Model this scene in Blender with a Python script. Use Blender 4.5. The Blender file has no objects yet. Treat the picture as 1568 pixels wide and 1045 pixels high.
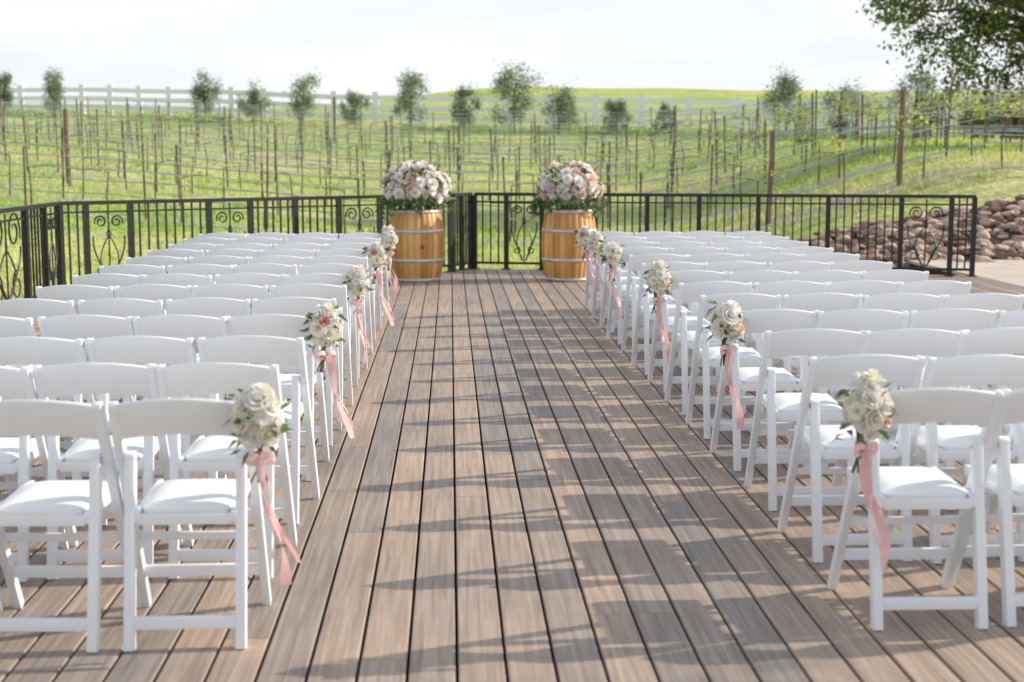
import bpy, bmesh, math, random
import numpy as np
from mathutils import Vector, Matrix
random.seed(7); rng=np.random.default_rng(7)
scene=bpy.context.scene
R=random.uniform
# ------------------------------------------------------------ materials
def newmat(name):
    m=bpy.data.materials.new(name); m.use_nodes=True
    nt=m.node_tree; b=nt.nodes['Principled BSDF']; return m,nt,b
def noise_mat(name,c1,c2,scale=5,rough=.6,detail=4,stretch=(1,1,1),bump=0,island=0,c3=None,metal=0,trans=0,spec=.5):
    m,nt,b=newmat(name); N=nt.nodes; L=nt.links
    tc=N.new('ShaderNodeTexCoord'); mp=N.new('ShaderNodeMapping'); mp.inputs['Scale'].default_value=stretch
    nz=N.new('ShaderNodeTexNoise'); nz.inputs['Scale'].default_value=scale; nz.inputs['Detail'].default_value=detail
    L.new(tc.outputs['Object'],mp.inputs['Vector']); L.new(mp.outputs[0],nz.inputs['Vector'])
    rp=N.new('ShaderNodeValToRGB'); rp.color_ramp.elements[0].position=.33; rp.color_ramp.elements[1].position=.67
    rp.color_ramp.elements[0].color=(*c1,1); rp.color_ramp.elements[1].color=(*c2,1)
    if c3:
        e=rp.color_ramp.elements.new(.5); e.color=(*c3,1)
    fac=nz.outputs['Fac']
    if island:
        g=N.new('ShaderNodeNewGeometry'); mx=N.new('ShaderNodeMix'); mx.inputs[0].default_value=island
        L.new(fac,mx.inputs[2]); L.new(g.outputs['Random Per Island'],mx.inputs[3]); fac=mx.outputs[0]
    L.new(fac,rp.inputs[0]); L.new(rp.outputs[0],b.inputs['Base Color'])
    b.inputs['Roughness'].default_value=rough; b.inputs['Metallic'].default_value=metal
    b.inputs['Specular IOR Level'].default_value=spec
    if bump:
        bp=N.new('ShaderNodeBump'); bp.inputs['Strength'].default_value=bump; bp.inputs['Distance'].default_value=.02
        L.new(nz.outputs['Fac'],bp.inputs['Height']); L.new(bp.outputs[0],b.inputs['Normal'])
    if trans:
        t=N.new('ShaderNodeBsdfTranslucent'); L.new(rp.outputs[0],t.inputs['Color'])
        ms=N.new('ShaderNodeMixShader'); ms.inputs[0].default_value=trans
        out=[n for n in N if n.type=='OUTPUT_MATERIAL'][0]
        L.new(b.outputs[0],ms.inputs[1]); L.new(t.outputs[0],ms.inputs[2]); L.new(ms.outputs[0],out.inputs['Surface'])
    return m
M={}
M['white']=noise_mat('white_resin',(.84,.87,.92),(.87,.90,.94),3,.42)
M['cushion']=noise_mat('white_vinyl_cushion',(.88,.89,.91),(.90,.91,.93),6,.5)
M['fence']=noise_mat('white_vinyl_fence',(.90,.92,.94),(.92,.93,.95),2,.4)
M['iron']=noise_mat('black_iron',(.012,.012,.012),(.025,.024,.022),30,.45)
M['barrel']=noise_mat('oak_barrel',(.50,.24,.07),(.82,.48,.17),2.0,.42,6,(7,7,.8),.15,.45)
M['hoop']=noise_mat('galvanised_hoop',(.50,.51,.52),(.68,.68,.68),10,.42,metal=.5)
M['rose_w']=noise_mat('petal_white',(.92,.90,.85),(.95,.94,.92),20,.6,trans=.25)
M['rose_c']=noise_mat('petal_cream',(.91,.87,.74),(.93,.90,.83),20,.6,trans=.25)
M['rose_p']=noise_mat('petal_blush',(.88,.62,.56),(.92,.75,.70),20,.6,trans=.25)
M['rose_d']=noise_mat('petal_dusty',(.52,.22,.20),(.68,.36,.33),20,.6,trans=.2)
M['leaf']=noise_mat('flower_leaf',(.07,.13,.05),(.22,.30,.15),8,.5,island=.6,trans=.3)
M['ribbon']=noise_mat('pink_ribbon',(.88,.53,.54),(.93,.66,.66),4,.4,trans=.3)
M['ribbonw']=noise_mat('ivory_ribbon',(.88,.78,.77),(.90,.82,.81),4,.4,trans=.3)
M['oakleaf']=noise_mat('oak_leaf',(.05,.085,.02),(.30,.36,.08),.9,.5,island=.5,trans=.4)
M['olive']=noise_mat('olive_leaf',(.13,.19,.11),(.36,.43,.27),1.5,.55,island=.5,trans=.35)
M['vine']=noise_mat('vine_leaf',(.36,.44,.09),(.68,.68,.20),1.2,.5,island=.5,trans=.45)
M['bark']=noise_mat('bark',(.07,.05,.035),(.17,.13,.10),6,.9,bump=.5)
M['stake']=noise_mat('rusty_stake',(.10,.065,.05),(.28,.19,.15),4,.8)
M['postwood']=noise_mat('weathered_post',(.13,.10,.075),(.27,.21,.16),6,.85,stretch=(4,4,.5),bump=.4)
M['wire']=noise_mat('vine_wire',(.46,.52,.56),(.58,.63,.66),3,.5)
M['hose']=noise_mat('drip_hose',(.32,.38,.43),(.46,.52,.57),3,.5)
M['rock']=noise_mat('brown_rock',(.21,.14,.11),(.60,.47,.39),3.2,.9,6,bump=.6,island=.6,c3=(.39,.275,.22))
M['pave']=noise_mat('tan_paving',(.56,.47,.41),(.68,.59,.52),2,.85,6,bump=.2)
M['dark']=noise_mat('gap_shade_backing',(.02,.016,.013),(.03,.025,.02),3,.9)  # near-black backing: shade inside the gaps is put into this colour
M['g1']=noise_mat('grass_lime',(.50,.60,.15),(.67,.71,.23),.35,.7,trans=.4)
M['g2']=noise_mat('grass_green',(.28,.45,.09),(.45,.59,.15),.4,.7,trans=.4)
M['g3']=noise_mat('grass_straw',(.64,.64,.32),(.74,.71,.45),.5,.8,trans=.35)

def deck_mat():
    m,nt,b=newmat('composite_deck_board'); N=nt.nodes; L=nt.links
    tc=N.new('ShaderNodeTexCoord'); g=N.new('ShaderNodeNewGeometry')
    mp=N.new('ShaderNodeMapping'); mp.inputs['Scale'].default_value=(55,1.6,1)
    ad=N.new('ShaderNodeVectorMath'); ad.operation='ADD'
    cm=N.new('ShaderNodeCombineXYZ'); ml=N.new('ShaderNodeMath'); ml.operation='MULTIPLY'; ml.inputs[1].default_value=37
    L.new(g.outputs['Random Per Island'],ml.inputs[0]); L.new(ml.outputs[0],cm.inputs[1]); L.new(ml.outputs[0],cm.inputs[2])
    L.new(tc.outputs['Object'],ad.inputs[0]); L.new(cm.outputs[0],ad.inputs[1]); L.new(ad.outputs[0],mp.inputs[0])
    n1=N.new('ShaderNodeTexNoise'); n1.inputs['Scale'].default_value=1; n1.inputs['Detail'].default_value=5; n1.inputs['Distortion'].default_value=.6
    L.new(mp.outputs[0],n1.inputs[0])
    n2=N.new('ShaderNodeTexNoise'); n2.inputs['Scale'].default_value=1.1; n2.inputs['Detail'].default_value=7; n2.inputs['Roughness'].default_value=.6
    L.new(tc.outputs['Object'],n2.inputs[0])
    r1=N.new('ShaderNodeValToRGB'); e=r1.color_ramp.elements
    e[0].position=.25; e[0].color=(.255,.212,.185,1); e[1].position=.75; e[1].color=(.49,.415,.36,1)
    L.new(n1.outputs[0],r1.inputs[0])
    r2=N.new('ShaderNodeValToRGB'); e=r2.color_ramp.elements
    e[0].position=0; e[0].color=(.78,.82,.87,1); e[1].position=1; e[1].color=(1.20,1.10,1.01,1)
    L.new(g.outputs['Random Per Island'],r2.inputs[0])
    r3=N.new('ShaderNodeValToRGB'); e=r3.color_ramp.elements
    e[0].position=.3; e[0].color=(.80,.82,.86,1); e[1].position=.7; e[1].color=(1.12,1.08,1.03,1)
    L.new(n2.outputs[0],r3.inputs[0])
    x=N.new('ShaderNodeMix'); x.data_type='RGBA'; x.blend_type='MULTIPLY'; x.inputs[0].default_value=1
    y=N.new('ShaderNodeMix'); y.data_type='RGBA'; y.blend_type='MULTIPLY'; y.inputs[0].default_value=1
    L.new(r1.outputs[0],x.inputs[6]); L.new(r2.outputs[0],x.inputs[7]); L.new(x.outputs[2],y.inputs[6]); L.new(r3.outputs[0],y.inputs[7])
    L.new(y.outputs[2],b.inputs['Base Color'])
    rr=N.new('ShaderNodeMapRange'); rr.inputs[3].default_value=.5; rr.inputs[4].default_value=.72
    L.new(n2.outputs[0],rr.inputs[0]); L.new(rr.outputs[0],b.inputs['Roughness']); b.inputs['Specular IOR Level'].default_value=.35
    bp=N.new('ShaderNodeBump'); bp.inputs['Strength'].default_value=.25; bp.inputs['Distance'].default_value=.003
    L.new(n1.outputs[0],bp.inputs['Height']); L.new(bp.outputs[0],b.inputs['Normal'])
    return m
M['deck']=deck_mat()

ROWS=[27+2.4*k for k in range(12)]
def ground_mat():
    m,nt,b=newmat('meadow_ground'); N=nt.nodes; L=nt.links
    tc=N.new('ShaderNodeTexCoord')
    def nz(s,d=5,st=(1,1,1)):
        mp=N.new('ShaderNodeMapping'); mp.inputs['Scale'].default_value=st
        n=N.new('ShaderNodeTexNoise'); n.inputs['Scale'].default_value=s; n.inputs['Detail'].default_value=d
        L.new(tc.outputs['Object'],mp.inputs[0]); L.new(mp.outputs[0],n.inputs[0]); return n
    a=nz(.16); c=nz(1.4,6,(1,2,1)); d=nz(7,5)
    def ramp(src,els):
        r=N.new('ShaderNodeValToRGB'); cr=r.color_ramp
        cr.elements[0].position=els[0][0]; cr.elements[0].color=(*els[0][1],1)
        cr.elements[1].position=els[-1][0]; cr.elements[1].color=(*els[-1][1],1)
        for p,col in els[1:-1]:
            e=cr.elements.new(p); e.color=(*col,1)
        L.new(src,r.inputs[0]); return r
    A=ramp(a.outputs[0],[(.35,(.37,.50,.15)),(.5,(.53,.60,.20)),(.66,(.64,.62,.31))])
    C=ramp(c.outputs[0],[(.32,(.68,.74,.6)),(.55,(1,1,1)),(.72,(1.2,1.12,1.1))])
    D=ramp(d.outputs[0],[(.3,(.7,.7,.7)),(.7,(1.15,1.15,1.1))])
    x=N.new('ShaderNodeMix'); x.data_type='RGBA'; x.blend_type='MULTIPLY'; x.inputs[0].default_value=1
    y=N.new('ShaderNodeMix'); y.data_type='RGBA'; y.blend_type='MULTIPLY'; y.inputs[0].default_value=1
    L.new(A.outputs[0],x.inputs[6]); L.new(C.outputs[0],x.inputs[7]); L.new(x.outputs[2],y.inputs[6]); L.new(D.outputs[0],y.inputs[7])
    sp=N.new('ShaderNodeSeparateXYZ'); L.new(tc.outputs['Object'],sp.inputs[0])
    def mt(op,a,bv):
        n=N.new('ShaderNodeMath'); n.operation=op
        for i,v in enumerate((a,bv)):
            if v is None: continue
            if not isinstance(v,(int,float)): L.new(v,n.inputs[i])
            else: n.inputs[i].default_value=v
        return n.outputs[0]
    yy=mt('ADD',sp.outputs[1],mt('MULTIPLY',sp.outputs[0],.12))
    yy=mt('SUBTRACT',yy,27-1.2)
    yy=mt('ADD',yy,mt('MULTIPLY',c.outputs[0],.5))
    md=mt('MODULO',mt('ADD',yy,24),2.4)
    ab=mt('ABSOLUTE',mt('SUBTRACT',md,1.45),None)
    st=N.new('ShaderNodeMapRange'); st.inputs[1].default_value=.12; st.inputs[2].default_value=.42; st.inputs[3].default_value=.7; st.inputs[4].default_value=0
    L.new(ab,st.inputs[0])
    lim=N.new('ShaderNodeMapRange'); lim.inputs[1].default_value=53; lim.inputs[2].default_value=56; lim.inputs[3].default_value=1; lim.inputs[4].default_value=0
    L.new(sp.outputs[1],lim.inputs[0])
    lm2=N.new('ShaderNodeMapRange'); lm2.inputs[1].default_value=24; lm2.inputs[2].default_value=26
    L.new(sp.outputs[1],lm2.inputs[0])
    f=mt('MULTIPLY',mt('MULTIPLY',st.outputs[0],lim.outputs[0]),lm2.outputs[0])
    z=N.new('ShaderNodeMix'); z.data_type='RGBA'; L.new(f,z.inputs[0]); L.new(y.outputs[2],z.inputs[6]); z.inputs[7].default_value=(.42,.39,.36,1)
    L.new(z.outputs[2],b.inputs['Base Color']); b.inputs['Roughness'].default_value=.95; b.inputs['Specular IOR Level'].default_value=.1
    bp=N.new('ShaderNodeBump'); bp.inputs['Strength'].default_value=.5; bp.inputs['Distance'].default_value=.12
    L.new(d.outputs[0],bp.inputs['Height']); L.new(bp.outputs[0],b.inputs['Normal'])
    return m
M['ground']=ground_mat()
# ------------------------------------------------------------ mesh builder
class MB:
    def __init__(s): s.v=[]; s.f=[]; s.m=[]; s.mats=[]
    def mi(s,k):
        if k not in s.mats: s.mats.append(k)
        return s.mats.index(k)
    def add(s,vs,fs,mat):
        o=len(s.v); i=s.mi(mat); s.v.extend([tuple(v) for v in vs])
        for f in fs: s.f.append(tuple(o+j for j in f)); s.m.append(i)
    def box(s,c,size,mat,rot=0):
        cx,cy,cz=c; a,b,h=size[0]/2,size[1]/2,size[2]/2; co,si=math.cos(rot),math.sin(rot)
        vs=[]
        for z in(-h,h):
            for x,y in((-a,-b),(a,-b),(a,b),(-a,b)): vs.append((cx+x*co-y*si,cy+x*si+y*co,cz+z))
        s.add(vs,[(0,3,2,1),(4,5,6,7),(0,1,5,4),(1,2,6,5),(2,3,7,6),(3,0,4,7)],mat)
    def beam(s,p,q,w,t,mat,up=None):
        p=Vector(p);q=Vector(q);d=(q-p).normalized(); u=Vector(up) if up else (Vector((0,0,1)) if abs(d.z)<.9 else Vector((1,0,0)))
        a=d.cross(u).normalized(); b=a.cross(d).normalized(); vs=[]
        for c in(p,q):
            for i,j in((-1,-1),(1,-1),(1,1),(-1,1)): vs.append(c+a*(i*w/2)+b*(j*t/2))
        s.add(vs,[(0,1,2,3),(7,6,5,4),(0,4,5,1),(1,5,6,2),(2,6,7,3),(3,7,4,0)],mat)
    def tube(s,pts,rs,mat,n=6,cap=True):
        pts=[Vector(p) for p in pts]
        if not hasattr(rs,'__len__'): rs=[rs]*len(pts)
        vs=[];prev=None
        for i,p in enumerate(pts):
            d=(pts[min(i+1,len(pts)-1)]-pts[max(i-1,0)])
            d=d.normalized() if d.length>1e-9 else Vector((0,0,1))
            if prev is None: a=d.orthogonal().normalized()
            else:
                a=prev-d*prev.dot(d); a=a.normalized() if a.length>1e-6 else d.orthogonal().normalized()
            prev=a; b=d.cross(a)
            for k in range(n):
                t=2*math.pi*k/n; vs.append(p+(a*math.cos(t)+b*math.sin(t))*rs[i])
        fs=[]
        for i in range(len(pts)-1):
            for k in range(n): k2=(k+1)%n; fs.append((i*n+k,i*n+k2,(i+1)*n+k2,(i+1)*n+k))
        if cap: fs.append(tuple(range(n-1,-1,-1))); fs.append(tuple((len(pts)-1)*n+k for k in range(n)))
        s.add(vs,fs,mat)
    def mesh(s,name,smooth=False):
        me=bpy.data.meshes.new(name); me.from_pydata(s.v,[],s.f)
        for k in s.mats: me.materials.append(M[k])
        me.polygons.foreach_set('material_index',s.m)
        if smooth: me.polygons.foreach_set('use_smooth',[True]*len(s.f))
        me.update(); return me
    def obj(s,name,smooth=False,loc=(0,0,0),rot=0):
        return place(s.mesh(name,smooth),name,loc,rot)
def place(me,name,loc=(0,0,0),rot=0):
    o=bpy.data.objects.new(name,me); scene.collection.objects.link(o); o.location=loc; o.rotation_euler=(0,0,rot); return o
def bevel_mesh(me,w,seg=2):
    bm=bmesh.new(); bm.from_mesh(me); bmesh.ops.recalc_face_normals(bm,faces=bm.faces)
    es=[e for e in bm.edges if len(e.link_faces)==2 and e.calc_face_angle(0)>.6]
    bmesh.ops.bevel(bm,geom=es,offset=w,segments=seg,affect='EDGES',profile=.6,clamp_overlap=True)
    for f in bm.faces: f.smooth=True
    bm.to_mesh(me); bm.free()
def sstep(a,b,x):
    t=np.clip((np.asarray(x,float)-a)/(b-a),0,1); return t*t*(3-2*t)
# ------------------------------------------------------------ terrain
def terr(X,Y):
    X=np.asarray(X,float);Y=np.asarray(Y,float)
    L=np.interp(Y,[-60,18,20.5,25,40,66,80,97,130,200,600],[-.9,-.7,-.45,-.2,.95,2.85,3.75,4.6,5.0,3,-5])
    Rr=np.interp(Y,[-60,18,20.5,25,40,62,80,100,130,150,200,600],[-.9,-.7,-.45,-.2,.85,2.45,3.5,4.95,7.35,8.0,8,0])
    s=sstep(-16,6,X); z=L*(1-s)+Rr*s
    z=z+1.5*sstep(3.8,10.5,X)*(sstep(20.8,26,Y))*(1-sstep(28,58,Y))
    z=z+.55*sstep(0,-12,X)*sstep(18,24,Y)*(1-sstep(40,64,Y))
    z=z+.05*np.sin(X*.5+1)*np.sin(Y*.37)*sstep(20,26,Y)+.25*np.sin(X*.05+2)*sstep(90,130,Y)
    return z
xs=np.concatenate([np.linspace(-400,-45,20),np.linspace(-44,44,177),np.linspace(45,400,20)])
ys=np.concatenate([np.linspace(-60,16,12),np.linspace(17,75,146),np.linspace(76,160,60),np.linspace(165,600,25)])
XX,YY=np.meshgrid(xs,ys); ZZ=terr(XX,YY)+rng.normal(0,.012,XX.shape)
nx,ny=len(xs),len(ys)
vs=np.stack([XX.ravel(),YY.ravel(),ZZ.ravel()],1)
ii,jj=np.meshgrid(np.arange(nx-1),np.arange(ny-1)); a=(jj*nx+ii).ravel()
fs=np.stack([a,a+1,a+nx+1,a+nx],1)
me=bpy.data.meshes.new('ground'); me.from_pydata(vs.tolist(),[],fs.tolist()); me.materials.append(M['ground'])
me.polygons.foreach_set('use_smooth',[True]*len(fs)); place(me,'ground')
def grass(name,n,yr,xr,hr,w,mats,pw=1.0,fn=None):
    u=rng.random(n); Y=yr[0]+(yr[1]-yr[0])*u**pw
    X=(xr[0]+(xr[1]-xr[0])*rng.random(n))*Y/30+1
    if fn is not None: X,Y=fn(n)
    ph=np.mod(Y+.12*X-27+1.2+24,2.4); strip=(np.abs(ph-1.2)<.34)&(Y<54)&(Y>25)&(rng.random(n)<.75)
    keep=~((Y<22.6)&(X>5.4))&~strip; X,Y=X[keep],Y[keep]; n=len(X)
    Z=terr(X,Y)-.02; h=rng.uniform(*hr,n)*(.6+.8*(np.sin(X*1.3)*np.sin(Y*.9+X*.2)*.5+.5)); an=rng.uniform(0,6.28,n); ww=w*rng.uniform(.6,1.4,n)
    lx,ly=rng.normal(0,.35,n)*h,rng.normal(0,.35,n)*h
    c,s=np.cos(an)*ww,np.sin(an)*ww
    V=np.empty((n*3,3)); V[0::3]=np.stack([X-c,Y-s,Z],1); V[1::3]=np.stack([X+c,Y+s,Z],1); V[2::3]=np.stack([X+lx,Y+ly,Z+h],1)
    F=np.arange(n*3).reshape(-1,3)
    me=bpy.data.meshes.new(name); me.from_pydata(V.tolist(),[],F.tolist())
    for k in mats: me.materials.append(M[k])
    patch=(np.sin(X*.35+Y*.21)+np.sin(Y*.6-X*.15)+rng.normal(0,.9,n))
    mi=np.where(patch>1.1,2 if len(mats)>2 else 0,np.where(patch>-.6,0,1)); me.polygons.foreach_set('material_index',mi.astype(int).tolist()); me.update()
    place(me,name)
grass('meadow_grass',80000,(19.3,66),(-13,14.5),(.05,.16),.022,['g1','g2','g3'],1.25)
# ------------------------------------------------------------ deck
def backY(X):
    if X<0: return 15.93+(X+4.27)*.7026
    if X<.3: return 18.93+(X)*1.8
    return 19.47-.234*(X-.3)
db=MB(); pitch=.150; X0=.012-30*pitch
k=0
while X0+k*pitch<6.75:
    xa=X0+k*pitch+.0052; xb=X0+(k+1)*pitch-.0052
    y=1.2-R(0,3.4); ya,yb=backY(xa),backY(xb)
    while y<max(ya,yb):
        L_=3.66; e=y+L_
        e1,e2=(e-.003,e-.003)
        if e>min(ya,yb)-.5: e1,e2=ya,yb; e=99
        t=.0035; hh=-.026
        V=[(xa,y,hh),(xb,y,hh),(xb,e2,hh),(xa,e1,hh),(xa,y,-t),(xb,y,-t),(xb,e2,-t),(xa,e1,-t),(xa+t,y+.001,0),(xb-t,y+.001,0),(xb-t,e2-.001,0),(xa+t,e1-.001,0)]
        db.add(V,[(0,1,5,4),(1,2,6,5),(2,3,7,6),(3,0,4,7),(4,5,9,8),(5,6,10,9),(6,7,11,10),(7,4,8,11),(8,9,10,11)],'deck')
        y=e
    k+=1
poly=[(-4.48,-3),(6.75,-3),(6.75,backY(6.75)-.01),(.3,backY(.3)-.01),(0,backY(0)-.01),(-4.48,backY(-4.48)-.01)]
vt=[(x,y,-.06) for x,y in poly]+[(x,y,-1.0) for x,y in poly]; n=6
db.add(vt,[tuple(range(n))]+[(i,i+n,(i+1)%n+n,(i+1)%n) for i in range(n)],'dark')  # dark sheet added below the boards so their gaps read as shade
for i in (1,2,3,4,5):
    p,q=poly[i],poly[(i+1)%n]
    db.beam((p[0],p[1],-.14),(q[0],q[1],-.14),.03,.22,'deck')
db.obj('wooden_deck')
pv=MB()
for i in range(14):
    for j in range(24):
        x=6.80+i*.6; y=20.9-(j+1)*.9
        off=.45*(i%2)
        pv.box((x+.3,y+.45-off,-.06),(.592,.892,.08),'pave')
pv.box((11,10,-.09),(8.4,22,.06),'dark')
pv.obj('stone_pavement')
# ------------------------------------------------------------ folding chair
def chair_mesh():
    b=MB(); py=lambda z:.03+(.79-z)*.53
    for s in(-1,1):
        X=s*.206
        b.beam((X,py(0),0.004),(X,py(.77),.77),.028,.036,'white',up=(0,1,0))
        b.tube([(X-.014,py(.772),.772),(X+.014,py(.772),.772)],.0185,'white',12)
        Xl=s*.174
        b.beam((Xl,0,0),(Xl,.118,.595),.032,.040,'white',up=(0,1,0))
        b.tube([(Xl-.016,.118,.595),(Xl+.016,.118,.595)],.0215,'white',14)
        b.tube([(Xl-.02,.122,.585),(X+.016,.122,.585)],.007,'hoop',8)
        b.beam((s*.150,.06,.412),(s*.150,.47,.425),.018,.035,'white',up=(0,0,1))
        b.box((s*.190,py(.40)-.0,.405),(.012,.03,.03),'white')
    b.box((0,.012,.085),(.318,.022,.040),'white')
    b.box((0,py(.15),.15),(.384,.022,.038),'white')
    b.box((0,.07,.405),(.29,.022,.034),'white')
    b.box((0,.468,.418),(.29,.02,.034),'white')
    b.box((0,py(.29),.29),(.384,.018,.026),'white')
    me=b.mesh('folding_chair'); bevel_mesh(me,.0045)
    c=MB(); nx_=14
    V=[];F=[]
    prof=[(.662,.0),(.660,.008),(.666,.0105),(.72,.0105),(.774,.0105),(.783,.006),(.783,-.006),(.774,-.0105),(.72,-.0105),(.666,-.0105),(.660,-.008)]
    npf=len(prof)
    for i in range(nx_+1):
        x=-.194+.388*i/nx_; q=1-(x/.194)**2
        for z,t in prof:
            zz=z+.021*q; V.append((x,py(z)-.006-.036*q+t,zz))
    for i in range(nx_):
        for k in range(npf):
            k2=(k+1)%npf; F.append((i*npf+k,i*npf+k2,(i+1)*npf+k2,(i+1)*npf+k))
    c.add(V,F,'white')
    V=[];F=[];n=12
    for j in range(n+1):
        for i in range(n+1):
            u=-1+2*i/n; v=-1+2*j/n
            w=.150+.010*v; X=u*w*(1-.06*v*v*v*v); Y=.265+v*.2*(1-.06*u**4)
            z=.436+.024*(1-abs(u)**5)*(1-abs(v)**5)
            V.append((X,Y,z))
    for j in range(n):
        for i in range(n): a=j*(n+1)+i; F.append((a,a+1,a+n+2,a+n+1))
    c.add(V,F,'cushion')
    ring=[(i) for i in range(n+1)]+[(j*(n+1)+n) for j in range(1,n+1)]+[(n*(n+1)+i) for i in range(n-1,-1,-1)]+[(j*(n+1)) for j in range(n-1,0,-1)]
    VV=[V[r] for r in ring]+[(V[r][0],V[r][1],.414) for r in ring]; m=len(ring)
    c.add(VV,[(i,i+m,(i+1)%m+m,(i+1)%m) for i in range(m)]+[tuple(range(2*m-1,m-1,-1))],'cushion')
    me2=c.mesh('tmp',True)
    bm=bmesh.new(); bm.from_mesh(me)
    mats=[m_.name for m_ in me.materials]
    if M['cushion'].name not in mats: me.materials.append(M['cushion'])
    ci=[m_.name for m_ in me.materials].index(M['cushion'].name)
    k0=len(bm.faces); bm.from_mesh(me2); bm.faces.ensure_lookup_table()
    for f in bm.faces[k0:]:
        f.material_index=ci if f.material_index==1 else 0
    bmesh.ops.recalc_face_normals(bm,faces=bm.faces)
    bm.to_mesh(me); bm.free(); return me
CH=chair_mesh()
NR=13; RS=.78
posts={}
for i in range(NR):
    for side in(-1,1):
        for j in range(4):
            cx=(-.842-.447*j) if side<0 else (1.566+.447*j)
            y=(4.36 if side<0 else 4.45)+RS*i
            jx,jy,jr=R(-.014,.014),R(-.03,.03),math.radians(R(-2.8,2.8))
            if i==0 and j==0: jx=jy=0
            place(CH,'folding_chair',(cx+jx,y+jy,0),jr)
            if j==0: posts[(side,i)]=(cx+jx-side*.206,y+jy+.04)
# ------------------------------------------------------------ flowers
def basis(d):
    d=Vector(d).normalized(); a=d.orthogonal().normalized(); return a,d.cross(a),d
def rose(b,c,d,r,mat):
    A,B,D=basis(d); c=Vector(c); ph=R(0,6.28)
    op=R(.7,1.25)
    for k,(n,rr,h) in enumerate(((3,.16,.62),(4,.34,.66),(5,.58,.60),(6,.84,.46))):
        for p in range(n):
            a0=ph+k*.7+2*math.pi*p/n+R(-.12,.12); w=math.pi/n*1.35; hh=h*r*R(.9,1.1)
            V=[]
            for t in(0,.45,.8,1):
                for s in(-1,-.35,.35,1):
                    aa=a0+s*w*(.75+.25*t); rad=r*rr*(.35+.65*t**.6+(.18*op*t*t if k>1 else -.05*t)); z=hh*t*(1-.16*s*s*t)-r*.12*k
                    if t==1 and k>1: z-=r*.08*op
                    V.append(c+(A*math.cos(aa)+B*math.sin(aa))*rad+D*z)
            F=[(j*4+i,j*4+i+1,j*4+i+5,j*4+i+4) for j in range(3) for i in range(3)]
            b.add(V,F,mat)
def leaf(b,c,d,l,w,mat,droop=.2):
    A,B,D=basis(d); th=R(0,6.28); S=A*math.cos(th)+B*math.sin(th); U=D.cross(S); c=Vector(c)
    m=c+D*l*.5+U*l*.08; t=c+D*l-Vector((0,0,droop*l))
    b.add([c,m-S*w+U*w*.3,m,m+S*w+U*w*.3,t],[(0,1,2),(0,2,3),(1,4,2),(2,4,3)],mat)
def ribbon(b,p,L,w,mat,dx,dy,ph):
    V=[];n=12
    for i in range(n+1):
        t=i/n; x=p[0]+dx*t+.012*math.sin(ph+t*7); y=p[1]+dy*t*(1.2-.2*t)+.01*math.sin(ph*2+t*6); z=p[2]-L*t
        a=ph+1.3*math.sin(t*4+ph); V+= [(x-math.cos(a)*w/2,y-math.sin(a)*w/2,z),(x+math.cos(a)*w/2,y+math.sin(a)*w/2,z-.004)]
    b.add(V,[(2*i,2*i+1,2*i+3,2*i+2) for i in range(n)],mat)
def bouquet(sd,dx):
    random.seed(sd); b=MB()
    n=22
    for i in range(n):
        zz=1-1.8*(i+.5)/n; ph=i*2.4+R(-.15,.15); rr=math.sqrt(max(0,1-zz*zz)); bu=R(.85,1.15)
        d=Vector((math.cos(ph)*rr,math.sin(ph)*rr,zz))
        c=Vector((d.x*.056*bu,d.y*.045*bu-.02,d.z*.082*bu+.01))
        rose(b,c,d+Vector((R(-.2,.2),-.15,R(0,.2))),R(.026,.046),'rose_c' if i%3==0 else 'rose_w')
    if sd%2==0: rose(b,(.028,-.078,-.02),(.3,-1,.2),.024,'rose_p')
    if sd==3: rose(b,(-.03,-.07,.04),(-.3,-1,.4),.024,'rose_d')
    for i in range(30):
        ph=R(0,6.28); c=(math.cos(ph)*.055,math.sin(ph)*.05-.01,R(-.09,.09)); leaf(b,c,(math.cos(ph),math.sin(ph),R(-.9,1.1)),R(.035,.065),R(.006,.011),'leaf')
    for i in range(7): b.tube([(R(-.02,.02),R(-.02,.02),-.05),(R(-.012,.012),0,-.12),(R(-.03,.03),R(-.02,.02),-.19)],.003,'leaf',5)
    b.tube([(0,0,-.095),(0,0,-.13)],.018,'rose_d',10)
    for k in range(2):
        V=[]; s=1 if k else -1
        for i in range(9):
            t=2*math.pi*i/8; V+=[(s*(.024-.024*math.cos(t)),-.022-.01*math.sin(t),-.115+.014*math.sin(t)-.010),(s*(.024-.024*math.cos(t)),-.022,-.115+.014*math.sin(t)+.008)]
        b.add(V,[(2*i,2*i+1,2*i+3,2*i+2) for i in range(8)],'ribbon')
    ribbon(b,(0,-.02,-.115),R(.32,.38),.036,'ribbon',dx,-.03,R(0,3))
    ribbon(b,(.005,-.025,-.115),R(.24,.33),.022,'ribbonw',dx*.4,-.02,R(0,3))
    ribbon(b,(-.005,-.022,-.115),R(.26,.34),.022,'ribbon',dx*1.3,.01,R(0,3))
    return b.mesh('flower_bouquet',True)
BQ=[bouquet(s,dx) for s,dx in((1,.08),(2,.06),(3,.1),(4,.05))]
q=0
for i,sides in((0,(-1,1)),(3,(-1,1)),(6,(-1,1)),(9,(-1,1)),(11,(1,)),(12,(-1,1))):
    for s in sides:
        x,y=posts[(s,i)]; o=place(BQ[q%4],'flower_bouquet',(x-s*.045,y-.05,.735),R(-.6,.6)); sc=R(1.0,1.15); o.scale=(sc,sc,sc); q+=1
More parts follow.
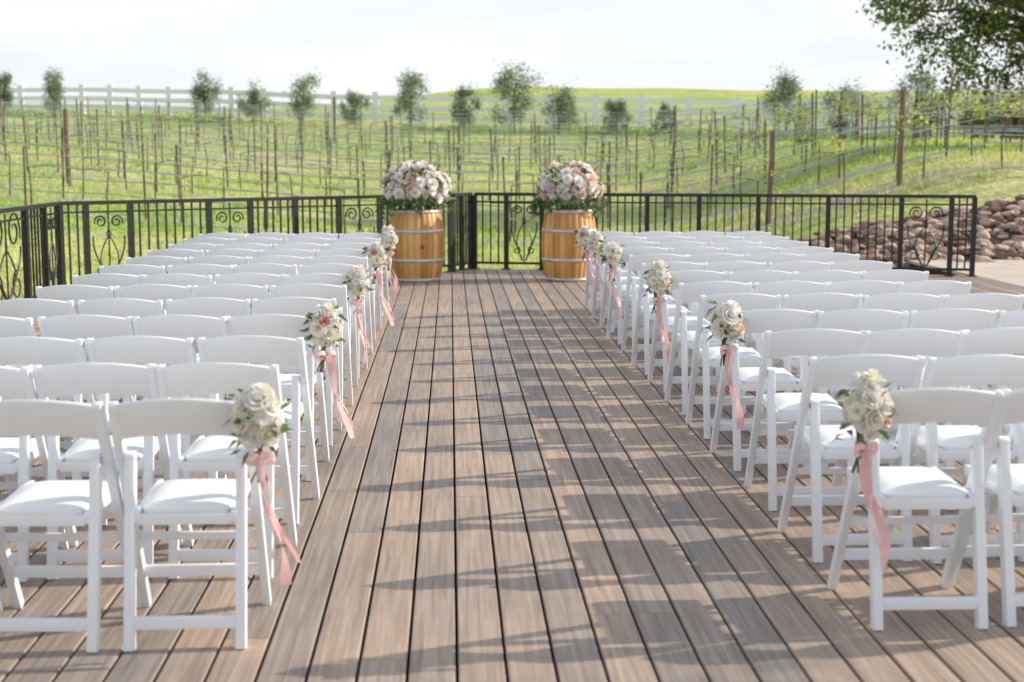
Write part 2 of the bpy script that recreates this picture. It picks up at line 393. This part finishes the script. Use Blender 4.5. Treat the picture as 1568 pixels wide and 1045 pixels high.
# ------------------------------------------------------------ barrels + arrangements
def barrel_mesh():
    b=MB(); ns=26; H=.88; nz=20
    rad=lambda z:.283+.062*(1-((z-H/2)/(H/2))**2)**1.0
    for s in range(ns):
        V=[];da=2*math.pi/ns
        for j in range(nz+1):
            z=H*j/nz
            for k,(fa,dr) in enumerate(((.015,-.004),(.06,0),(.5,.0006),(.94,0),(.985,-.004))):
                a=(s+fa)*da; r=rad(z)+dr; V.append((r*math.cos(a),r*math.sin(a),z))
        b.add(V,[(j*5+k,j*5+k+1,j*5+k+6,j*5+k+5) for j in range(nz) for k in range(4)],'barrel')
    for z0,z1 in((.004,.045),(.245,.285),(.60,.64),(.835,.876)):
        V=[];n=64
        for z,dr in((z0,0),(z0,.004),(z1,.004),(z1,0)):
            for k in range(n):
                a=2*math.pi*k/n; r=rad(z)+dr; V.append((r*math.cos(a),r*math.sin(a),z))
        b.add(V,[(j*n+k,j*n+(k+1)%n,(j+1)*n+(k+1)%n,(j+1)*n+k) for j in range(3) for k in range(n)],'hoop')
    n=64
    for z,r in((.855,.276),(.02,.276)):
        b.add([(r*math.cos(2*math.pi*k/n),r*math.sin(2*math.pi*k/n),z) for k in range(n)],[tuple(range(n))],'barrel')
    b.tube([(0,0,.0),(0,0,.85)],.27,'dark',24)
    b.tube([(.34*math.cos(-1.4),.34*math.sin(-1.4),.44),(.352*math.cos(-1.4),.352*math.sin(-1.4),.44)],.026,'postwood',16)
    return b.mesh('wine_barrel',True)
BM=barrel_mesh()
def arrangement(seed):
    random.seed(seed); b=MB()
    prof=[(.0,.10),(.02,.11),(.10,.14),(.16,.13)]; n=24; V=[]
    for z,r in prof:
        for k in range(n): V.append((r*math.cos(2*math.pi*k/n),r*math.sin(2*math.pi*k/n),z))
    b.add(V,[(j*n+k,j*n+(k+1)%n,(j+1)*n+(k+1)%n,(j+1)*n+k) for j in range(3) for k in range(n)]+[tuple(range(n))],'leaf')
    N=120
    for i in range(N):
        z=1-1.5*(i+.5)/N; ph=i*2.39996+R(-.16,.16); rr=math.sqrt(max(0,1-z*z))
        d=Vector((math.cos(ph)*rr,math.sin(ph)*rr,z)); bump=R(.84,1.10)
        c=Vector((d.x*.38*bump,d.y*.35*bump,.27+d.z*.30*bump))
        m=random.choices(['rose_w','rose_c','rose_p','rose_d'],[.64,.12,.19,.05])[0]
        rose(b,c,d+Vector((R(-.25,.25),R(-.25,.25),R(-.1,.3))),R(.05,.08) if m!='rose_d' else R(.028,.04),m)
    for i in range(480):
        z=R(-.75,1); ph=R(0,6.28); rr=math.sqrt(1-z*z); d=Vector((math.cos(ph)*rr,math.sin(ph)*rr,z))
        k=R(.75,1.0) if z>-.2 else R(.85,1.05); leaf(b,(d.x*.37*k,d.y*.34*k,.26+d.z*.29*k),d+Vector((R(-.4,.4),R(-.4,.4),R(-.4,.3))),R(.05,.10),R(.012,.024),'leaf')
    for i in range(30):
        ph=R(0,6.28); L=R(.14,.38); p=Vector((math.cos(ph)*.25,math.sin(ph)*.24,.12)); pts=[]
        for t in range(6):
            pts.append(p+Vector((math.cos(ph)*.19*min(1,t*.35),math.sin(ph)*.17*min(1,t*.35),.03*t-L*(t/5)**2)))
        b.tube(pts,.003,'leaf',4)
        for t in range(1,6):
            for u in range(5): leaf(b,pts[t].lerp(pts[t-1],R(0,1)),(R(-1,1),R(-1,1),R(-.9,.3)),R(.05,.085),R(.009,.018),'leaf')
    for i in range(14):
        ph=R(0,6.28); d=Vector((math.cos(ph)*.8,math.sin(ph)*.8,R(.3,1.2))).normalized(); p=Vector((0,0,.27)); e=p+Vector((d.x*.48,d.y*.4,d.z*.38))
        b.tube([p,e],.0025,'leaf',4)
        for u in range(6): leaf(b,p.lerp(e,R(.75,1)),d+Vector((R(-.8,.8),R(-.8,.8),R(-.5,.5))),R(.04,.06),R(.008,.012),'leaf')
    return b.mesh('flower_arrangement',True)
for x,s in((-.42,11),(1.46,12)):
    place(BM,'wine_barrel',(x,17.5,0),R(0,1)); place(arrangement(s),'flower_arrangement',(x+.0,17.5,.862))
random.seed(5)
# ------------------------------------------------------------ railing
RH=1.03
def scroll_panel(b,p,q):
    p=Vector((*p,0));q=Vector((*q,0)); d=(q-p); w=d.length; d.normalize(); c=(p+q)/2
    def P(u,z): return c+d*u+Vector((0,0,z))
    r=.010
    for s in(-1,1):
        pts=[]
        for i in range(15):
            t=i/14; pts.append(P(s*(.03+w*.36*math.sin(t*math.pi*.55)**1.5),.12+t*.52))
        b.tube(pts,r,'iron',6)
        cx,cz,R0=s*w*.22,.80,w*.17
        pts=[]
        for i in range(26):
            t=i/25; a=-.4+t*math.pi*2.9; rr=R0*(1-.72*t); pts.append(P(cx+s*rr*math.cos(a),cz+rr*math.sin(a)))
        b.tube(pts,r,'iron',6)
        pts=[P(s*(.02+w*.20*math.sin(t/10*math.pi)),.12+.05*t) for t in range(11)]; b.tube(pts,r*.8,'iron',6)
        pts=[]
        for i in range(18):
            t=i/17; a=math.pi*.5+t*math.pi*2.2; rr=w*.13*(1-.6*t); pts.append(P(s*w*.25+s*rr*math.cos(a),.26+rr*math.sin(a)))
        b.tube(pts,r*.8,'iron',6)
    b.tube([P(0,.07),P(0,.98)],r,'iron',6)
    b.tube([P(0,.60),P(.025,.66),P(0,.74),P(-.025,.66),P(0,.60)],r*.8,'iron',6)
def rail(b,p,q,ts,scrolls,postw=.06):
    P=Vector((*p,0));Q=Vector((*q,0)); d=Q-P; L=d.length; D=d.normalized(); ang=math.atan2(D.y,D.x)
    up=Vector((0,0,1))
    b.beam(P+up*(RH-.018),Q+up*(RH-.018),.06,.042,'iron')
    b.beam(P+up*(RH-.12),Q+up*(RH-.12),.022,.02,'iron')
    b.beam(P+up*.085,Q+up*.085,.028,.032,'iron')
    for t in ts:
        c=P+d*t; b.box((c.x,c.y,(RH-.03)/2),(postw,postw,RH-.03),'iron',ang); b.box((c.x,c.y,.006),(.11,.11,.012),'iron',ang)
    for i in range(len(ts)-1):
        a,e=ts[i],ts[i+1]; A=P+d*a;E=P+d*e
        if i in scrolls:
            g=D*.045
            scroll_panel(b,(A+g).xy,(E-g).xy); continue
        n=max(1,int(round((e-a)*L/.105)))
        for k in range(1,n):
            c=P+d*(a+(e-a)*k/n); b.box((c.x,c.y,(.085+RH)/2-.01),(.019,.019,RH-.11),'iron',ang)
A_=(-4.27,15.80);B_=(0,18.80);C_=(.27,19.30);E_=(6.65,17.82)
rb=MB(); rail(rb,A_,B_,[0,.056,.155,.339,.442,.558,.675,.79,.917,1],[1,3,6]); rb.obj('iron_railing')
rb=MB(); rail(rb,(-4.27,9.0),(-4.27,15.72),[0,.09,.27,.36,.54,.63,.82,.92,1.0],[1,3,5,7]); rb.obj('iron_railing')
rb=MB(); rail(rb,(.03,18.86),C_,[0,.5,1.0],[]); rb.obj('iron_railing')
rb=MB(); rail(rb,(.33,19.30),E_,[0,.067,.142,.253,.359,.464,.582,.719,.86,.955,.998],[1,8])
rb.box((.98,19.05,.9),(.9,.02,.02),'iron',-.23)
rb.obj('iron_railing')
# ------------------------------------------------------------ vineyard rows
def rowY(k,X): return ROWS[k]-.12*X
for k in range(len(ROWS)):
    b=MB(); Y0=ROWS[k]; x0=-.40*Y0-2; x1=.47*Y0+1
    if k==0: x0=-11
    x=x0+R(0,1.5)
    xx=(5.9-2.35*9) if k==0 else x
    while xx<x1:
        y=rowY(k,xx); z=float(terr(xx,y)); big=(k==0 and xx>5) or (random.random()<.02 and xx<0)
        tl=R(-.06,.06)
        if big: b.tube([(xx,y,z-.1),(xx+tl,y,z+1.1),(xx+tl,y,z+1.72)],[.062,.058,.055],'postwood',10)
        else: b.beam((xx,y,z-.1),(xx+tl,y+R(-.03,.03),z+R(1.25,1.5)),.036,.036,'stake')
        xx+= 2.35 if k==0 else 2.3+R(-.3,.3)
    gx=np.arange(x0,x1,1.1)
    for hz,r,mt in((.42,.020,'hose'),(.90,.010,'wire'),(1.12,.008,'wire'),(1.28,.008,'wire')):
        b.tube([(g,rowY(k,g),float(terr(g,rowY(k,g)))+hz+.02*math.sin(g*2.7)) for g in gx],r,mt,4,False)
    g=x0
    while g<x1:
        y=rowY(k,g); z=float(terr(g,y))
        pts=[(g,y,z-.05),(g+R(-.04,.04),y+R(-.03,.03),z+.45),(g+R(-.04,.04),y,z+.85)]; b.tube(pts,[.020,.016,.012],'bark',5)
        s=random.choice((-1,1)); b.tube([pts[2],(g+s*.3,y,z+.9),(g+s*.6,y,z+.9)],[.012,.010,.006],'bark',4)
        right=float(sstep(1,8,g))*(1 if k<5 else .3)
        for sh in range(int(2+7*right)):
            sx=g+R(-.7,.7); hh=R(.05,.2+.22*right)
            for l in range(int(3+3*right)):
                leaf(b,(sx+R(-.06,.06),y+R(-.08,.08),z+.86+R(0,hh)),(R(-1,1),R(-1,1),R(-.3,.8)),R(.06,.12),R(.03,.055),'vine')
        g+=1.5+R(-.1,.1)
    b.obj('vineyard_row')
# ------------------------------------------------------------ white ranch fence
fl=[(-60,94),(-32,85),(-20,79),(-5.9,69.5),(3.9,66),(11.5,63),(22,60),(36,57),(60,50)]
def flp(d):
    for p,q in zip(fl[:-1],fl[1:]):
        L=math.dist(p,q)
        if d<=L: t=d/L; return (p[0]+(q[0]-p[0])*t,p[1]+(q[1]-p[1])*t)
        d-=L
    return fl[-1]
tot=sum(math.dist(p,q) for p,q in zip(fl[:-1],fl[1:])); fb=MB(); d=0; prev=None
while d<tot:
    x,y=flp(d); z=float(terr(x,y)); fb.box((x,y,z+.70),(.26,.26,1.64),'fence'); fb.box((x,y,z+1.535),(.30,.30,.03),'fence')
    if prev:
        for h in(.40,.84,1.29): fb.beam((prev[0],prev[1],prev[2]+h),(x,y,z+h),.05,.23,'fence')
    prev=(x,y,z); d+=2.15
fb.obj('white_ranch_fence')
def fn(n):
    pts=np.array([flp(t) for t in rng.uniform(25,tot-15,n)]); c=rng.normal(0,.8,n)
    keepn=np.sin(pts[:,0]*.45+1)+np.sin(pts[:,0]*.17)>-.3
    pts,c=pts[keepn],c[keepn]
    return np.resize(pts[:,0],n),np.resize(pts[:,1]-3.4+c,n)
grass('tall_grass',14000,(0,1),(0,1),(.12,.34),.05,['g2','g2'],1,fn)
# ------------------------------------------------------------ trees
def small_tree(name,x,y,h,w,nl=1500,mat='olive',ls=.07):
    b=MB(); z=float(terr(x,y))
    b.tube([(x,y,z-.1),(x+R(-.05,.05),y,z+h*.3),(x+R(-.1,.1),y,z+h*.75)],[.05,.04,.015],'bark',6)
    cl=[]
    for i in range(19):
        zz=R(.20,.95); rr=w/2*math.sqrt(max(.05,1-((zz-.55)/.5)**2))*R(.15,.9); a=R(0,6.28)
        c=Vector((x+rr*math.cos(a),y+rr*math.sin(a),z+h*zz)); cl.append((c,R(.08,.18)*w))
        b.tube([(x,y,z+h*min(.6,zz*.6)),c],[.018,.006],'bark',4)
    for i in range(nl):
        c,s=random.choice(cl); p=c+Vector((random.gauss(0,s*.6),random.gauss(0,s*.6),random.gauss(0,s*.8)))
        leaf(b,p,(R(-1,1),R(-1,1),R(-.3,1)),R(ls,ls*1.9),ls*R(.2,.42),mat,.1)
    b.obj(name)
def atpx(u,D): return ((u-784)/2170+.0431)*D
for u,D,h,w in((30,77,2.1,1.2),(105,75,2.2,1.6),(325,70,2.2,1.5),(395,69,2.1,1.7),(470,67,2.4,1.8),(548,66,1.5,1.3),(632,64,2.4,1.8),(712,63,1.8,1.7),(788,61.5,2.9,2.2),(855,61,1.8,2.0),(942,60.5,1.3,1.3),(1018,60,1.2,1.1),(1202,58,2.7,2.0),(1292,57,2.1,2.0),(1405,56,2.6,2.3)):
    small_tree('olive_tree',atpx(u,D),D,h,w,int(1300+900*w),ls=.085)
for x,y,h,w in((19.0,51,1.6,1.8),(20.6,50,2.0,2.4),(22.5,51,2.4,3.0),(18.4,46,1.2,1.4)):
    small_tree('shrub',x,y,h,w,3200,'oakleaf',.09)
def oak(name,base,limbs,nleaf,ls=.085,sub=9,fh=2.2):
    b=MB(); x,y,z=base; V=Vector
    fork=V((x-.2,y,z+fh)); b.tube([(x,y,z-.3),(x-.05,y,z+.6),(x-.15,y+.05,z+fh*.7),fork],[.36,.27,.22,.2],'bark',12)
    cl=[]
    for tip in limbs:
        tip=V(tip); mid=fork.lerp(tip,.5)+V((R(-.3,.3),R(-.3,.3),R(.3,.8))); pts=[]
        for i in range(9):
            t=i/8; p=(fork*(1-t)+mid*t)*(1-t)+(mid*(1-t)+tip*t)*t; pts.append(p+V((R(-.08,.08),R(-.08,.08),R(-.08,.08)))*(1 if 0<i else 0))
        b.tube(pts,[.13*(1-i/8)+.012 for i in range(9)],'bark',7)
        for s in range(sub):
            i=random.randint(3,8); p=pts[i]; e=p+V((R(-1,1),R(-1,1),R(-.65,.7)))*R(.5,1.25)
            m=p.lerp(e,.5)+V((0,0,.12)); b.tube([p,m,e],[.025,.015,.006],'bark',4)
            for u in range(5):
                q=(m if u<2 else e)+V((R(-1,1),R(-1,1),R(-1,.8)))*.36; cl.append((q,R(.09,.2))); b.tube([m.lerp(e,R(0,1)),q],[.007,.003],'bark',3,False)
    for i in range(nleaf):
        c,s=random.choice(cl); p=c+V((random.gauss(0,s),random.gauss(0,s),random.gauss(0,s)))
        leaf(b,p,(R(-1,1),R(-1,1),R(-1,.6)),R(ls*.8,ls*1.7),ls*R(.3,.5),'oakleaf',.2)
    b.obj(name)
zb=float(terr(15.2,32.5))
oak('oak_tree',(15.2,32.5,zb),[(9.3,31.5,5.4),(10.2,32,4.7),(10.9,31.6,4.0),(11.6,31.4,3.9),(12.2,31.8,3.4),(13.0,31.5,3.3),(11.6,33,5.4),(12.8,31,4.8),(13.4,32,3.6),(13,33.5,6.5),(15,31,6.8),(16.5,33,6.8),(18,32,5.6),(17.4,31,4.6),(15.5,34.5,5.5)],21000,ls=.095)
# tree on the lawn right of the deck (outside the picture; it dapples the nearest boards)
oak('oak_tree',(17.5,5.0,-.7),[(13.4,6.0,6.4),(14.4,5.0,6.2),(15.6,5.2,6.6),(17.5,4.0,6.6),(19.5,6,6.2)],1000,ls=.12,sub=4,fh=3.4)
# ------------------------------------------------------------ rock slope
def ico():
    bm=bmesh.new(); bmesh.ops.create_icosphere(bm,subdivisions=2,radius=1); v=np.array([p.co[:] for p in bm.verts]); f=[tuple(q.index for q in p.verts) for p in bm.faces]; bm.free(); return v,f
iv,iF=ico(); kb=MB()
HX=[5.3,6.0,7.5,9,12]; HZ=[.28,.44,.70,.98,1.2]
for i in range(1500):
    x=R(5.3,15.5); t=R(0,1)**.9; y=20.8+t*1.5; hgt=float(np.interp(x,HX,HZ))
    z=-.12+t*hgt+R(-.03,.04)
    s=R(.05,.115)*(1.15 if t<.3 else 1); S=np.array([R(1.0,1.7),R(.7,1.2),R(.45,.8)])*s
    v=iv.copy()
    for q_ in range(7):
        d=rng.normal(size=3); d/=np.linalg.norm(d); c=R(.55,.85); pr=v@d; v=v-np.outer(np.maximum(0,pr-c),d)
    v=v*S; a=R(-.5,.5)+(math.pi if random.random()<.5 else 0); t2=R(-.4,.4); ca,sa=math.cos(a),math.sin(a); Rz=np.array([[ca,-sa,0],[sa,ca,0],[0,0,1]]); Rx=np.array([[1,0,0],[0,math.cos(t2),-math.sin(t2)],[0,math.sin(t2),math.cos(t2)]])
    v=v@(Rz@Rx).T+np.array([x,y,z]); kb.add(v.tolist(),iF,'rock')
V=[];F=[];n=40
for i in range(n+1):
    x=5.2+10.3*i/n; hgt=float(np.interp(x,HX,HZ)); V+=[(x,20.85,-.16),(x,22.25,-.12+hgt-.04),(x,25.2,float(terr(x,25.2))-.06)]
for i in range(n): a=i*3; F+=[(a,a+3,a+4,a+1)]
kb.add(V,F,'bark')
kb.add([(v[0],v[1],v[2]+.004) for v in V],[(i*3+1,i*3+4,i*3+5,i*3+2) for i in range(n)],'ground')
kb.obj('rock_retaining_wall')
# ------------------------------------------------------------ light
el=math.radians(25); az=math.radians(81)
ds=Vector((math.sin(az)*math.cos(el),math.cos(az)*math.cos(el),math.sin(el)))
sl=bpy.data.lights.new('sun','SUN'); sl.energy=5; sl.angle=math.radians(.5); sl.color=(1,.90,.74)
so=bpy.data.objects.new('sun',sl); scene.collection.objects.link(so); so.rotation_euler=(-ds).to_track_quat('-Z','Y').to_euler()
w=bpy.data.worlds.new('World'); scene.world=w; w.use_nodes=True; nt=w.node_tree; N=nt.nodes; L=nt.links
bg=N['Background']; bg.inputs['Strength'].default_value=.13
sky=N.new('ShaderNodeTexSky'); sky.sky_type='NISHITA'; sky.sun_disc=False; sky.sun_elevation=el; sky.sun_rotation=az
tc=N.new('ShaderNodeTexCoord'); mp=N.new('ShaderNodeMapping'); mp.inputs['Scale'].default_value=(1.6,1.6,10); mp.inputs['Rotation'].default_value=(0,.05,0); L.new(tc.outputs['Generated'],mp.inputs[0])
nz=N.new('ShaderNodeTexNoise'); nz.inputs['Scale'].default_value=2.2; nz.inputs['Detail'].default_value=6; L.new(mp.outputs[0],nz.inputs[0])
mr=N.new('ShaderNodeValToRGB'); e=mr.color_ramp.elements; e[0].position=.38; e[0].color=(6.9,7.2,7.55,1); e[1].position=.58; e[1].color=(7.8,7.9,8.05,1); L.new(nz.outputs[0],mr.inputs[0])
sp=N.new('ShaderNodeSeparateXYZ'); L.new(tc.outputs['Generated'],sp.inputs[0])
m2=N.new('ShaderNodeMapRange'); m2.inputs[1].default_value=.15; m2.inputs[2].default_value=.8; m2.inputs[3].default_value=.97; m2.inputs[4].default_value=.4; L.new(sp.outputs[2],m2.inputs[0])
mx=N.new('ShaderNodeMix'); mx.data_type='RGBA'; L.new(m2.outputs[0],mx.inputs[0]); L.new(sky.outputs[0],mx.inputs[6]); L.new(mr.outputs[0],mx.inputs[7])
L.new(mx.outputs[2],bg.inputs['Color'])
# ------------------------------------------------------------ camera
cd=bpy.data.cameras.new('camera'); co=bpy.data.objects.new('camera',cd); scene.collection.objects.link(co); scene.camera=co
cd.lens=50; cd.sensor_width=36; cd.clip_end=2000; co.location=(0,0,1.55); co.rotation_euler=(math.radians(82.5),0,math.radians(-2.47))
cd.dof.use_dof=True; cd.dof.focus_distance=8.3; cd.dof.aperture_fstop=2.8
scene.view_settings.view_transform='Standard'; scene.view_settings.look='None'; scene.view_settings.exposure=0
